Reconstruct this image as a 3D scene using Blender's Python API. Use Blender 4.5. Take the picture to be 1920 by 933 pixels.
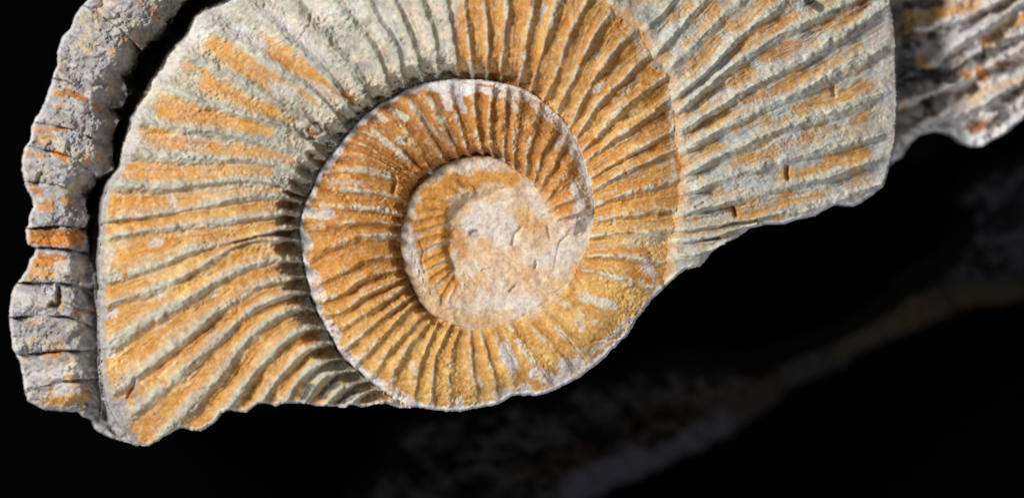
import bpy, math
import numpy as np

# ---------------------------------------------------------------- camera, world, lamps, exposure
S = 1e-4                      # one unit of the measuring grid = 0.1 mm
CX, CY = 960.0, 466.5
DIST = 6000.0                 # camera height over the shell, in grid units
scene = bpy.context.scene
for o in list(bpy.data.objects):
    bpy.data.objects.remove(o)

cam_d = bpy.data.cameras.new("camera")
cam = bpy.data.objects.new("camera", cam_d)
scene.collection.objects.link(cam)
cam.location = (0, 0, DIST * S)
cam_d.sensor_width = 36.0
cam_d.lens = 36.0 * DIST / 1920.0
cam_d.clip_start = 0.01
cam_d.clip_end = 20.0
cam_d.dof.use_dof = True
cam_d.dof.focus_distance = (DIST - 15) * S
cam_d.dof.aperture_fstop = 4.1
scene.camera = cam

world = bpy.data.worlds.new("World")
scene.world = world
world.use_nodes = True
bg = world.node_tree.nodes["Background"]
bg.inputs[0].default_value = (0.75, 0.85, 1.0, 1)
bg.inputs[1].default_value = 0.012


def area(name, loc, target, size, power, col):
    d = bpy.data.lights.new(name, 'AREA')
    d.shape = 'DISK'
    d.size = size
    d.energy = power
    d.color = col
    o = bpy.data.objects.new(name, d)
    scene.collection.objects.link(o)
    o.location = loc
    from mathutils import Vector
    v = Vector(target) - Vector(loc)
    o.rotation_euler = v.to_track_quat('-Z', 'Y').to_euler()
    return o


KEY_AZ, KEY_EL, KEY_D = math.radians(152), math.radians(42), 0.85
area("key_lamp", (KEY_D * math.cos(KEY_EL) * math.cos(KEY_AZ) - 0.01,
                  KEY_D * math.cos(KEY_EL) * math.sin(KEY_AZ), KEY_D * math.sin(KEY_EL)),
     (-0.01, 0, 0), 0.22, 9.2, (1.0, 0.975, 0.945))
area("fill_lamp", (0.05, -0.62, 0.30), (0.0, -0.02, 0), 0.30, 1.6, (0.90, 0.95, 1.0))
area("top_fill", (0.10, 0.35, 0.75), (0.0, 0, 0), 0.40, 0.7, (0.95, 0.97, 1.0))  # added soft fill from above, lifts the shadows

vs = scene.view_settings
vs.view_transform = 'Standard'
vs.look = 'None'
vs.exposure = 0.0
vs.gamma = 1.0
scene.render.engine = 'CYCLES'
scene.cycles.max_bounces = 6
scene.cycles.diffuse_bounces = 4

# ---------------------------------------------------------------- small numeric helpers
_lat = {}


def vnoise(x, y, seed):
    if seed not in _lat:
        _lat[seed] = np.random.default_rng(seed).random((256, 256)).astype(np.float32)
    L = _lat[seed]
    xi = np.floor(x).astype(np.int32)
    yi = np.floor(y).astype(np.int32)
    fx = (x - xi).astype(np.float32)
    fy = (y - yi).astype(np.float32)
    fx = fx * fx * fx * (fx * (fx * 6 - 15) + 10)
    fy = fy * fy * fy * (fy * (fy * 6 - 15) + 10)
    x0 = xi & 255
    x1 = (xi + 1) & 255
    y0 = yi & 255
    y1 = (yi + 1) & 255
    a = L[y0, x0] * (1 - fx) + L[y0, x1] * fx
    b = L[y1, x0] * (1 - fx) + L[y1, x1] * fx
    return (a * (1 - fy) + b * fy) * 2 - 1


def fbm(x, y, scale, octs, seed, gain=0.5):
    t = np.zeros(x.shape, np.float32)
    a = 1.0
    n = 0.0
    c, s_ = 0.8, 0.6
    for k in range(octs):
        xx = (x * c - y * s_) / scale + 17.3 * k
        yy = (x * s_ + y * c) / scale - 9.1 * k
        t += a * vnoise(xx, yy, seed + k)
        n += a
        a *= gain
        scale *= 0.5
        c, s_ = c * 0.6 - s_ * 0.8, s_ * 0.6 + c * 0.8
    return t / n


def sst(a, b, x):
    t = np.clip((x - a) / (b - a), 0, 1)
    return t * t * (3 - 2 * t)


def dist_poly(X, Y, pts, pad=None, closed=False):
    """distance from every point to a polyline (inf beyond its padded box); also t along it and side."""
    pts = np.asarray(pts, np.float32)
    if closed:
        pts = np.vstack([pts, pts[:1]])
    D = np.full(X.shape, 1e9, np.float32)
    if pad is None:
        sl = (slice(None), slice(None))
    else:
        x0, y0 = pts.min(0) - pad
        x1, y1 = pts.max(0) + pad
        j = np.where((gx >= x0) & (gx <= x1))[0]
        i = np.where((gy >= y0) & (gy <= y1))[0]
        if len(i) == 0 or len(j) == 0:
            return D
        sl = (slice(i[0], i[-1] + 1), slice(j[0], j[-1] + 1))
    x = X[sl]
    y = Y[sl]
    best = np.full(x.shape, 1e9, np.float32)
    for (ax, ay), (bx, by) in zip(pts[:-1], pts[1:]):
        dx, dy = bx - ax, by - ay
        L2 = dx * dx + dy * dy + 1e-9
        t = np.clip(((x - ax) * dx + (y - ay) * dy) / L2, 0, 1)
        ex = x - ax - t * dx
        ey = y - ay - t * dy
        np.minimum(best, ex * ex + ey * ey, out=best)
    D[sl] = np.sqrt(best)
    return D


def inside(X, Y, pts):
    m = np.zeros(X.shape, bool)
    n = len(pts)
    for k in range(n):
        ax, ay = pts[k]
        bx, by = pts[(k + 1) % n]
        if ay == by:
            continue
        c = ((ay > Y) != (by > Y)) & (X < (bx - ax) * (Y - ay) / (by - ay) + ax)
        m ^= c
    return m


def smooth_line(pts, sub=5):
    p = np.asarray(pts, float)
    if len(p) < 3:
        return p
    q = np.vstack([2 * p[0] - p[1], p, 2 * p[-1] - p[-2]])
    out = []
    for i in range(len(p) - 1):
        p0, p1, p2, p3 = q[i:i + 4]
        for t in np.linspace(0, 1, sub, endpoint=False):
            out.append(0.5 * ((2 * p1) + (-p0 + p2) * t + (2 * p0 - 5 * p1 + 4 * p2 - p3) * t * t
                              + (-p0 + 3 * p1 - 3 * p2 + p3) * t ** 3))
    out.append(p[-1])
    return np.array(out)


# ---------------------------------------------------------------- measured lines of the fossil
OUTLINE = [(165, 0), (154, 10), (140, 31), (131, 54), (116, 69), (108, 87), (105, 100), (108, 118), (100, 136),
           (95, 159), (87, 185), (77, 203), (64, 221), (59, 239), (57, 261), (46, 274), (41, 297), (40, 320),
           (46, 338), (51, 359), (59, 374), (62, 387), (53, 403), (53, 421), (49, 428), (51, 459), (67, 464),
           (62, 476), (55, 486), (51, 504), (39, 522), (28, 535), (21, 556), (17, 584), (19, 617), (25, 653),
           (38, 679), (41, 702), (46, 728), (51, 751), (85, 768), (116, 772), (144, 772), (154, 782), (170, 787),
           (180, 805), (206, 821), (239, 830), (257, 836), (278, 835), (296, 826), (306, 818), (337, 804),
           (376, 809), (401, 793), (415, 773), (433, 769), (464, 773), (482, 756), (498, 756), (518, 763),
           (529, 757), (559, 754), (577, 756), (595, 761), (624, 763), (647, 765), (657, 759), (680, 763),
           (709, 757), (727, 757), (752, 766), (776, 765), (801, 768), (837, 773), (866, 772), (904, 764),
           (930, 760), (943, 754), (963, 742), (994, 742), (1005, 744), (1030, 737), (1059, 721), (1084, 709),
           (1123, 683), (1149, 655), (1180, 626), (1200, 593), (1223, 563), (1251, 539), (1267, 521), (1285, 506),
           (1313, 498), (1326, 485), (1331, 475), (1344, 465), (1365, 455), (1390, 442), (1408, 429), (1434, 422),
           (1470, 422), (1488, 416), (1529, 406), (1547, 395), (1570, 385), (1581, 387), (1601, 387), (1617, 380),
           (1640, 365), (1656, 350), (1664, 330), (1669, 312), (1678, 302), (1690, 298), (1709, 267), (1725, 254),
           (1754, 246), (1783, 251), (1802, 267), (1822, 276), (1850, 273), (1886, 251), (1920, 222), (1975, 190),
           (2040, 120), (2075, 20), (2060, -120), (1990, -230), (1700, -262), (1000, -262), (420, -240),
           (290, -170), (215, -80)]
BOTTOM = OUTLINE[OUTLINE.index((752, 766)):OUTLINE.index((1267, 521)) + 1]
CORE = smooth_line([(1108, 425), (1104, 448), (1095, 472), (1080, 500), (1064, 531), (1037, 556), (1010, 578), (970, 600),
        (930, 612), (890, 617), (860, 614), (830, 601), (802, 583), (784, 560), (769, 535), (757, 505), (751, 470),
        (750, 440), (757, 405), (765, 380), (780, 352), (800, 335), (820, 317), (845, 304), (880, 293), (915, 293),
        (940, 301), (960, 313), (985, 331), (1003, 350), (1015, 370), (1025, 390), (1040, 412), (1058, 432),
        (1076, 444), (1095, 440)], 3)
S1 = smooth_line([(1108, 425), (1113, 395), (1110, 362), (1103, 330), (1095, 300), (1085, 271), (1070, 245), (1050, 220),
      (1022, 191), (992, 173), (960, 160), (930, 152), (895, 148), (860, 147), (830, 150), (800, 156), (770, 166),
      (745, 178), (718, 193), (692, 211), (668, 233), (648, 256), (628, 282), (610, 304), (598, 325), (588, 350),
      (570, 385), (562, 426), (564, 459), (571, 499), (577, 525), (586, 556), (601, 594), (619, 628), (640, 664),
      (672, 693), (704, 721), (734, 742), (773, 762)], 3)
S2R = [(1000, -150), (1070, -85), (1143, 8), (1156, 28), (1182, 44), (1199, 52), (1205, 68), (1213, 87), (1223, 111),
       (1243, 123), (1252, 144), (1259, 172), (1256, 192), (1270, 219), (1264, 240), (1266, 262), (1275, 297),
       (1281, 315), (1270, 341), (1275, 369), (1266, 400), (1266, 426), (1254, 444), (1252, 460), (1254, 472),
       (1249, 489), (1251, 507), (1246, 522), (1251, 545)]
S2L = [(600, -130), (520, -70), (450, -10), (414, 10), (386, 19), (368, 33), (360, 51), (345, 75), (319, 100),
       (304, 131), (286, 149), (278, 175), (257, 201), (247, 225), (241, 245), (229, 279), (224, 313), (206, 338),
       (199, 354), (192, 390), (189, 420), (186, 450), (184, 491), (188, 543), (186, 584), (186, 620), (187, 646),
       (191, 705), (201, 757), (222, 800), (262, 850)]
STRIP_R = [(430, -70), (390, -30), (342, 5), (329, 28), (311, 41), (306, 62), (273, 85), (260, 103), (244, 136),
           (229, 144), (239, 177), (229, 198), (207, 203), (221, 226), (208, 266), (213, 318), (177, 333),
           (176, 346), (160, 359), (159, 385), (167, 410), (160, 426), (164, 451), (165, 479), (176, 517),
           (178, 569), (182, 600), (182, 640), (184, 705), (190, 752), (188, 790), (240, 850)]
C_RIGHT = [(1640, -262), (1662, -100), (1668, 0), (1676, 40), (1680, 90), (1680, 160), (1681, 230), (1674, 285), (1668, 312)]
S0 = smooth_line([(930, 352), (900, 365), (870, 375), (850, 390), (836, 415), (833, 445), (838, 480), (847, 510), (855, 548)], 4)

R_INNER = [  # inner whorl, from its tip on the right, over the top and left, round the bottom
    [(1055, 432), (1070, 426), (1088, 420)], [(1043, 412), (1062, 403), (1085, 395)],
    [(1030, 393), (1050, 381), (1070, 371)], [(1022, 380), (1040, 352), (1058, 325), (1070, 302)],
    [(1010, 362), (1025, 327), (1045, 291), (1060, 266)], [(1000, 347), (1012, 302), (1028, 262), (1042, 231)],
    [(985, 330), (990, 282), (1000, 240), (1011, 205)], [(962, 312), (965, 262), (968, 222), (973, 193)],
    [(945, 301), (945, 252), (946, 212), (949, 183)], [(925, 292), (917, 242), (918, 202), (922, 167)],
    [(905, 290), (894, 242), (889, 202), (887, 163)], [(880, 291), (864, 246), (850, 202), (842, 165)],
    [(858, 294), (835, 251), (814, 207), (797, 172)], [(832, 302), (802, 251), (778, 210), (760, 186)],
    [(803, 312), (772, 264), (742, 225), (722, 203)], [(778, 309), (734, 274), (691, 250), (665, 240)],
    [(769, 322), (709, 288), (660, 263), (638, 257)], [(750, 325), (696, 297), (647, 287), (618, 296)],
    [(745, 337), (680, 320), (630, 320), (604, 326)], [(735, 366), (696, 359), (631, 355), (594, 350)],
    [(738, 398), (696, 390), (644, 387), (580, 387)], [(740, 420), (691, 415), (644, 418), (570, 424)],
    [(738, 440), (683, 440), (640, 452), (600, 470), (572, 488)], [(742, 480), (696, 484), (652, 502), (600, 530), (580, 538)],
    [(745, 504), (690, 517), (655, 540), (608, 562), (592, 568)], [(748, 524), (683, 552), (647, 579), (603, 592)],
    [(757, 538), (703, 575), (650, 608), (618, 622)], [(765, 560), (709, 599), (657, 645), (634, 662)],
    [(770, 574), (727, 617), (682, 664), (664, 684)], [(790, 597), (734, 650), (704, 695), (690, 710)],
    [(798, 612), (760, 657), (740, 692), (728, 735)], [(815, 618), (795, 664), (786, 692), (776, 755)],
    [(838, 622), (818, 665), (813, 700), (808, 762)], [(858, 625), (845, 665), (842, 705), (840, 765)],
    [(882, 626), (884, 670), (890, 725), (890, 762)], [(902, 624), (914, 665), (925, 703), (934, 752)],
    [(927, 618), (936, 652), (953, 690), (966, 735)], [(955, 612), (985, 655), (1010, 692), (1028, 725)],
    [(984, 597), (1018, 635), (1055, 675), (1076, 705)], [(1015, 579), (1053, 625), (1098, 668), (1112, 686)],
    [(1038, 558), (1087, 586), (1138, 612), (1172, 625)], [(1064, 533), (1088, 545), (1136, 559), (1186, 581), (1205, 588)]]
R_MIDDLE_R = [
    [(1080, 503), (1123, 512), (1175, 525), (1228, 538)], [(1092, 479), (1136, 479), (1175, 481), (1246, 491)],
    [(1108, 442), (1170, 436), (1230, 434), (1258, 431)], [(1112, 412), (1160, 405), (1210, 398), (1264, 393)],
    [(1114, 384), (1160, 366), (1205, 354), (1272, 338)], [(1110, 358), (1149, 334), (1200, 308), (1270, 280)],
    [(1106, 335), (1162, 300), (1213, 271), (1266, 242)], [(1096, 304), (1140, 268), (1190, 236), (1254, 188)],
    [(1087, 289), (1118, 256), (1169, 203), (1213, 170), (1254, 139)],
    [(1080, 265), (1097, 231), (1136, 178), (1172, 144), (1216, 100)],
    [(1064, 243), (1079, 216), (1110, 153), (1149, 100), (1196, 44)],
    [(1040, 220), (1051, 198), (1084, 129), (1113, 69), (1158, 12), (1200, -40)],
    [(1016, 196), (1048, 123), (1066, 67), (1102, 0), (1130, -60)],
    [(995, 176), (1015, 103), (1046, 5), (1062, -60)], [(974, 165), (984, 93), (999, 0), (1008, -60)],
    [(938, 154), (945, 77), (950, 0), (953, -70)], [(912, 150), (915, 77), (908, 0), (902, -70)],
    [(887, 148), (879, 77), (868, 0), (858, -70)], [(860, 148), (848, 64), (835, 0), (822, -70)]]
R_MIDDLE_L = [
    [(822, 150), (812, 67), (790, 12), (765, -60)], [(792, 155), (770, 75), (742, 12), (715, -60)],
    [(758, 165), (742, 95), (703, 28), (688, 0), (655, -60)], [(730, 175), (711, 116), (678, 67), (631, 13), (585, -50)],
    [(695, 195), (650, 125), (613, 78), (580, 46), (549, 5), (510, -45)], [(665, 215), (619, 154), (554, 88), (526, 64), (467, 8), (435, -25)],
    [(640, 235), (600, 184), (567, 158), (508, 120), (425, 62), (372, 30)],
    [(620, 262), (560, 216), (500, 180), (440, 145), (360, 106), (330, 95)], [(600, 290), (550, 242), (467, 216), (386, 194), (318, 160), (290, 150)],
    [(588, 308), (560, 285), (503, 270), (420, 249), (340, 240), (245, 226)],
    [(582, 338), (520, 309), (440, 298), (340, 294), (228, 283)],
    [(575, 368), (520, 345), (460, 335), (386, 343), (290, 350), (215, 343)],
    [(566, 378), (516, 367), (451, 369), (386, 384), (290, 402), (195, 413)],
    [(560, 404), (520, 401), (451, 409), (370, 420), (260, 433), (190, 448)],
    [(560, 424), (503, 435), (440, 450), (347, 474), (283, 500), (192, 530)],
    [(560, 450), (500, 447), (451, 456), (411, 478), (334, 520), (257, 552), (190, 575)],
    [(566, 490), (503, 489), (451, 504), (390, 536), (309, 582), (235, 628), (195, 648)],
    [(572, 519), (503, 530), (451, 558), (400, 591), (330, 646), (242, 715), (205, 735)],
    [(580, 549), (529, 555), (477, 578), (424, 623), (360, 679), (257, 766), (235, 785)],
    [(592, 583), (554, 580), (490, 612), (440, 665), (400, 715), (320, 800)],
    [(606, 616), (559, 621), (510, 662), (470, 708), (425, 768)], [(622, 643), (575, 655), (529, 699), (487, 755)],
    [(645, 672), (600, 683), (560, 712), (532, 760)], [(665, 694), (613, 704), (585, 733), (568, 758)],
    [(696, 714), (647, 725), (613, 758)], [(722, 730), (683, 735), (655, 760)], [(746, 746), (706, 760)]]
R_OUTER = [
    [(1090, -70), (1120, -130), (1150, -190), (1175, -250)], [(1140, 0), (1175, -60), (1225, -140), (1280, -230)],
    [(1205, 55), (1235, 30), (1272, -10), (1310, -60), (1400, -190)], [(1225, 105), (1253, 76), (1291, 34), (1322, 0), (1370, -55), (1500, -200)],
    [(1250, 132), (1276, 106), (1330, 56), (1366, 21), (1390, 0), (1450, -55), (1640, -215)],
    [(1258, 188), (1327, 131), (1369, 86), (1420, 42), (1471, 3), (1550, -50), (1680, -130)],
    [(1268, 212), (1330, 158), (1407, 99), (1472, 60), (1536, 29), (1620, -10), (1670, -40)],
    [(1275, 245), (1369, 186), (1459, 135), (1518, 104), (1600, 50), (1680, 0)],
    [(1278, 283), (1394, 220), (1471, 184), (1549, 145), (1600, 118), (1690, 75)],
    [(1278, 330), (1317, 309), (1415, 262), (1497, 229), (1587, 200), (1690, 160)],
    [(1274, 366), (1381, 326), (1459, 304), (1536, 280), (1613, 262), (1690, 240)],
    [(1266, 402), (1304, 392), (1369, 376), (1471, 350), (1549, 330), (1610, 312), (1680, 290)],
    [(1268, 432), (1384, 415), (1459, 401), (1549, 378), (1650, 345)],
    [(1262, 451), (1316, 447), (1344, 441), (1400, 425)], [(1256, 481), (1300, 476), (1340, 465)]]
R_FAR = [[(1690, 70), (1760, 48), (1850, 12), (1920, -22), (2040, -80)], [(1690, 150), (1755, 112), (1800, 80), (1860, 45), (1920, 2), (2060, -70)],
         [(1690, 190), (1790, 158), (1860, 120), (1920, 88), (2060, 10)], [(1690, 262), (1740, 220), (1820, 205), (1920, 150), (2060, 70)]]
R_CORE = [[(835, 330), (874, 358)], [(815, 345), (862, 366)], [(798, 365), (852, 378)], [(785, 388), (842, 392)],
          [(776, 412), (836, 402)], [(772, 432), (832, 417)], [(774, 452), (831, 434)], [(784, 470), (832, 450)],
          [(790, 487), (836, 467)], [(796, 503), (838, 484)], [(803, 520), (840, 497)], [(811, 537), (844, 510)],
          [(824, 557), (850, 518)], [(842, 564), (855, 535)]]
STRIP_LINES = [[(157, 10), (200, 38), (231, 59), (267, 98)], [(96, 146), (125, 153), (155, 170), (206, 205)],
               [(60, 228), (103, 235), (154, 248), (195, 272)], [(48, 271), (116, 287), (154, 307), (182, 333)],
               [(46, 341), (77, 341), (123, 352), (160, 362)], [(50, 427), (103, 423), (160, 427)],
               [(50, 463), (103, 463), (165, 473)], [(36, 530), (116, 530), (170, 540)],
               [(20, 594), (64, 590), (128, 594), (180, 615)], [(26, 664), (77, 659), (128, 656), (182, 655)],
               [(46, 735), (116, 715), (186, 708)]]

# ---------------------------------------------------------------- the measuring grid and its distances
STEP = 1.5
gx = np.arange(6, 2084, STEP).astype(np.float32)
gy = np.arange(-266, 846, STEP).astype(np.float32)
X0, Y0 = np.meshgrid(gx, gy)
# a natural wobble for every line
X = X0 + 2.6 * fbm(X0, Y0, 34, 3, 1) + 1.0 * fbm(X0, Y0, 7, 2, 11)
Y = Y0 + 2.6 * fbm(X0, Y0, 34, 3, 21) + 1.0 * fbm(X0, Y0, 7, 2, 31)

solid = inside(X, Y, OUTLINE)
d_outline = dist_poly(X, Y, OUTLINE, closed=True)
core = inside(X, Y, CORE)
d_core = dist_poly(X, Y, CORE, closed=True)
d_s1 = dist_poly(X, Y, S1)
d_s2r = dist_poly(X, Y, S2R)
d_s2l = dist_poly(X, Y, S2L)
d_bot = dist_poly(X, Y, BOTTOM)
d_str = dist_poly(X, Y, STRIP_R)
d_cr = dist_poly(X, Y, C_RIGHT)

inner_poly = list(map(tuple, S1)) + BOTTOM[:BOTTOM.index((1180, 626)) + 1] + [(1066, 537), (1080, 506), (1095, 476), (1104, 450)]
inner = inside(X, Y, inner_poly) & ~core
outer_poly = S2R + [(1251, 700), (1700, 700)] + C_RIGHT[::-1] + [(1000, -300)]
outer = inside(X, Y, outer_poly) & ~core & ~inner
far_poly = C_RIGHT + [(1668, 500), (2200, 500), (2200, -400), (1640, -400)]
far = inside(X, Y, far_poly)
outer &= ~far
strip_poly = STRIP_R + [(240, 950), (-50, 950), (-50, -300), (430, -300)]
strip = inside(X, Y, strip_poly)
left_of_b = inside(X, Y, S2L + [(262, 950), (-50, 950), (-50, -300), (600, -300)])
strip &= left_of_b
cleft = left_of_b & ~strip
middle = ~(core | inner | outer | far | strip | cleft)
REG = np.zeros(X.shape, np.int8)
for k, m in enumerate((core, inner, middle, outer, strip, cleft, far)):
    REG[m] = k

# nearest and second nearest rib of each whorl
rib_id = np.full(X.shape, -1, np.int32)
r1 = np.full(X.shape, 1e6, np.float32)
r2 = np.full(X.shape, 1e6, np.float32)
n_rib = 0
for reg, ribs, ext, pad, subs in ((core, R_CORE, 2, 16, 1), (inner, R_INNER, 14, 70, 4), (middle, R_MIDDLE_R + R_MIDDLE_L, 16, 90, 4),
                                  (outer, R_OUTER, 20, 110, 4), (far, R_FAR, 10, 120, 4)):
    for rb in ribs:
        p = np.array(rb, float)
        a = p[0] - p[1]
        b = p[-1] - p[-2]
        p[0] += a / np.linalg.norm(a) * ext
        p[-1] += b / np.linalg.norm(b) * ext
        p = smooth_line(p, subs) if subs > 1 else p
        d = dist_poly(X, Y, p, pad)
        d[~reg] = 1e6
        nb = d < r1
        r2 = np.where(nb, r1, np.minimum(r2, d))
        rib_id[nb] = n_rib
        r1 = np.where(nb, d, r1)
        n_rib += 1
r2 = np.minimum(r2, 95)
phase = np.where(r1 < 1e5, r1 / (r1 + r2 + 1e-6), 0.5)
phase = np.clip(phase + 0.028 * fbm(X0, Y0, 14, 2, 41) + 0.085 * fbm(X0, Y0, 42, 2, 43), 0, 0.5)
gr_y, gr_x = np.gradient(np.minimum(r1, 200))
side = sst(-0.45, 0.45, (gr_x * 0.86 + gr_y * 0.5) / (np.hypot(gr_x, gr_y) + 1e-6))   # the steep face of each rib
fine_r = middle & (X0 > 850)
crest = np.exp(-(phase / (np.where(fine_r, 0.20, 0.25) - 0.09 * side)) ** 2)                      # 1 on a rib, 0 in the furrow
crest_n = np.exp(-(phase / 0.11) ** 2)
foot = np.exp(-((phase - 0.27) / 0.075) ** 2) * side          # crease along the foot of the steep face
rad = np.hypot(X0 - 925, Y0 - 455)
hump = 0.5 + 0.5 * np.cos(2 * np.pi * phase)
lay = vnoise(phase * (side * 2 - 1) * 15 + rib_id * 7.3, rad / 38 + rib_id * 3.1, 49) * 0.6 + vnoise(phase * (side * 2 - 1) * 30 + rib_id * 5.7, rad / 22, 50) * 0.5

ang_c = ((X0 - 925) * -0.86 + (Y0 - 455) * -0.5) / (np.hypot(X0 - 925, Y0 - 455) + 1e-3)
lee = sst(-0.55, 0.55, ang_c)                               # the deep side of the umbilicus

# ---------------------------------------------------------------- relief
f1 = fbm(X0, Y0, 60, 4, 51)
f2 = fbm(X0, Y0, 16, 3, 61)
f3 = fbm(X0, Y0, 5, 2, 71)
Z = np.zeros(X.shape, np.float32)

# core
in_s0 = inside(X, Y, [tuple(p) for p in S0] + [(900, 600), (1000, 560), (1050, 480), (1010, 400), (960, 350)])
d_s0 = dist_poly(X, Y, S0)
sd0 = np.where(in_s0, d_s0, -d_s0)
drop = sst(-9, 9, sd0 + 5 * fbm(X0, Y0, 22, 3, 45)) * (1 - sst(850, 960, X0 + 0.15 * (Y0 - 450))) * (1 - sst(505, 548, Y0 + 6 * f2))
zc = 6 - 13 * drop + 2.2 * f1 + 1.0 * f2 + 3.4 * np.exp(-(phase / 0.22) ** 2) * sst(14, 26, d_core) * (1 - drop) * (r1 < 14)
tip = np.clip(1.4 * lee - 0.25 + 0.4 * sst(500, 560, Y0), 0, 1)
zc += -5 * tip * np.exp(-(d_core / 2.5) ** 2) + 4 * sst(60, 8, d_core) * tip
# inner whorl
d_out_i = np.minimum(d_s1, d_bot)
v_i = d_core / (d_core + d_out_i + 1e-3)
hw = 3 + 25 * lee
zi = 4 + 4 * (1 - tip) + hw * sst(0, 15, d_core - 6 * (1 - crest) * lee) + 15 * np.sin(np.pi * np.clip(v_i, 0, 1)) - 10 * sst(0.62, 1.0, v_i)
crest_i = np.exp(-(phase / (0.25 - 0.05 * side)) ** 2)
amp_i = (3.0 + 3.2 * lee + 1.4 * sst(0.0, 0.3, v_i)) * (1 - 0.75 * sst(0.84, 1.0, v_i)) * (0.85 + 0.7 * f1 + 0.4 * f2)
wfac = sst(8, 62, d_core + d_out_i)
zi = 6 + (zi - 6) * wfac
zi += amp_i * wfac * (0.75 * crest_i + 0.55 * hump - 0.5 - 0.14 * foot + 0.08 * lay) - (1.5 + 2.5 * lee) * np.exp(-(np.minimum(d_core + 9 * (1 - tip), d_s1) / 2.2) ** 2)
# middle whorl
d_in_m = np.minimum(d_s1, d_core)
d_out_m = np.minimum(np.minimum(d_s2r, d_s2l), np.where(X0 > 900, d_bot, 1e6))
v_m = d_in_m / (d_in_m + d_out_m + 1e-3)
hw = 2 + 48 * lee
wjit = 7 * fbm(X0, Y0, 20, 3, 47) + 3 * fbm(X0, Y0, 7, 2, 48)
zm = 10 + hw * sst(-3, 33, d_in_m - (12 + 8 * sst(250, 420, Y0)) * (1 - crest) * lee + wjit * lee) + 20 * np.sin(np.pi * np.clip(v_m, 0, 1))
zm += -22 * v_m * sst(1000, 600, X0)
amp_m = np.where(X0 > 850, 8.5, 10.5) * (0.55 + 0.45 * sst(0, 0.15, v_m)) * (0.85 + 0.7 * f1 + 0.4 * f2)
pale_top = sst(430, 520, X0) * sst(870, 840, X0) * sst(190, 120, Y0)
amp_m = amp_m * (1 - 0.35 * pale_top)
zm += amp_m * (0.65 * crest + 0.3 * crest_n + np.where(fine_r, 0.4, 0.6) * hump - 0.55 - 0.25 * foot + 0.16 * lay) - (2 + 9 * lee * np.clip(0.65 + 1.6 * f2, 0, 1.2)) * np.exp(-(d_in_m / 3.2) ** 2)
zm -= 34 * sst(20, 0, d_s2l) ** 1.4
# outer whorl on the right
u = np.clip(d_s2r / 400, 0, 1.4)
zo = 12 + hw * np.exp(-d_s2r / 90) + 8 * sst(0, 18, d_s2r) - 92 * u ** 1.5
fade_o = sst(0, 40, d_s2r) * sst(6, 40, d_cr)
zo += 9.5 * (0.65 * crest + 0.25 * crest_n + 0.55 * hump - 0.6 - 0.25 * foot + 0.16 * lay) * (0.3 + 0.7 * fade_o) * (0.9 + 0.9 * f1 + 0.4 * f2)
# far whorl
zf = -225 + 30 * (crest - 0.4) + 22 * f1 + 16 * f2 + 0.24 * (X0 - 1680)
# strip on the left
zs = -92 + 52 * np.sqrt(np.clip(np.minimum(d_outline, 70) / 70, 0, 1)) - 52 * sst(48, 0, d_str) ** 1.3
zs = np.where(d_outline > 1e8, -40, zs)
zs += 15 * f1 + 6 * f2 + 3.5 * vnoise(X0 / 55 + f1, (Y0 + 0.25 * X0 * sst(420, 300, Y0) + 14 * f1) / 7.5, 53) * sst(-0.2, 0.3, fbm(X0, Y0, 70, 2, 54))
# cleft
zcl = -52 - np.minimum(190, 9.0 * np.minimum(d_str, d_s2l)) * (0.12 + 0.88 * sst(570, 440, Y0)) + 6 * f2 - 26 * sst(620, 400, Y0)

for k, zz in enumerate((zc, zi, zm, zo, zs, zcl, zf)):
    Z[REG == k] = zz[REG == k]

Z += 0.10 * np.minimum(rad, 370) - 12
# ledges across the strip: raised above each line, undercut below
for ln in STRIP_LINES:
    p = smooth_line(ln, 3)
    d = dist_poly(X, Y, p, 60)
    m = strip & (d < 60)
    yl = np.interp(X0, p[:, 0], p[:, 1])
    sgn = np.where(Y < yl, 1.0, -1.0)
    jag = np.clip(0.75 + 1.6 * f1 + 1.2 * f2 + 0.8 * fbm(X0, Y0, 30, 3, 58), 0.0, 2)
    Z[m] += ((np.where(sgn > 0, 11 * np.exp(-d / 22), -11 * np.exp(-d / 18)) - 3 * np.exp(-(d / (2.2 + 1.5 * jag)) ** 2)) * jag)[m]

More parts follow.
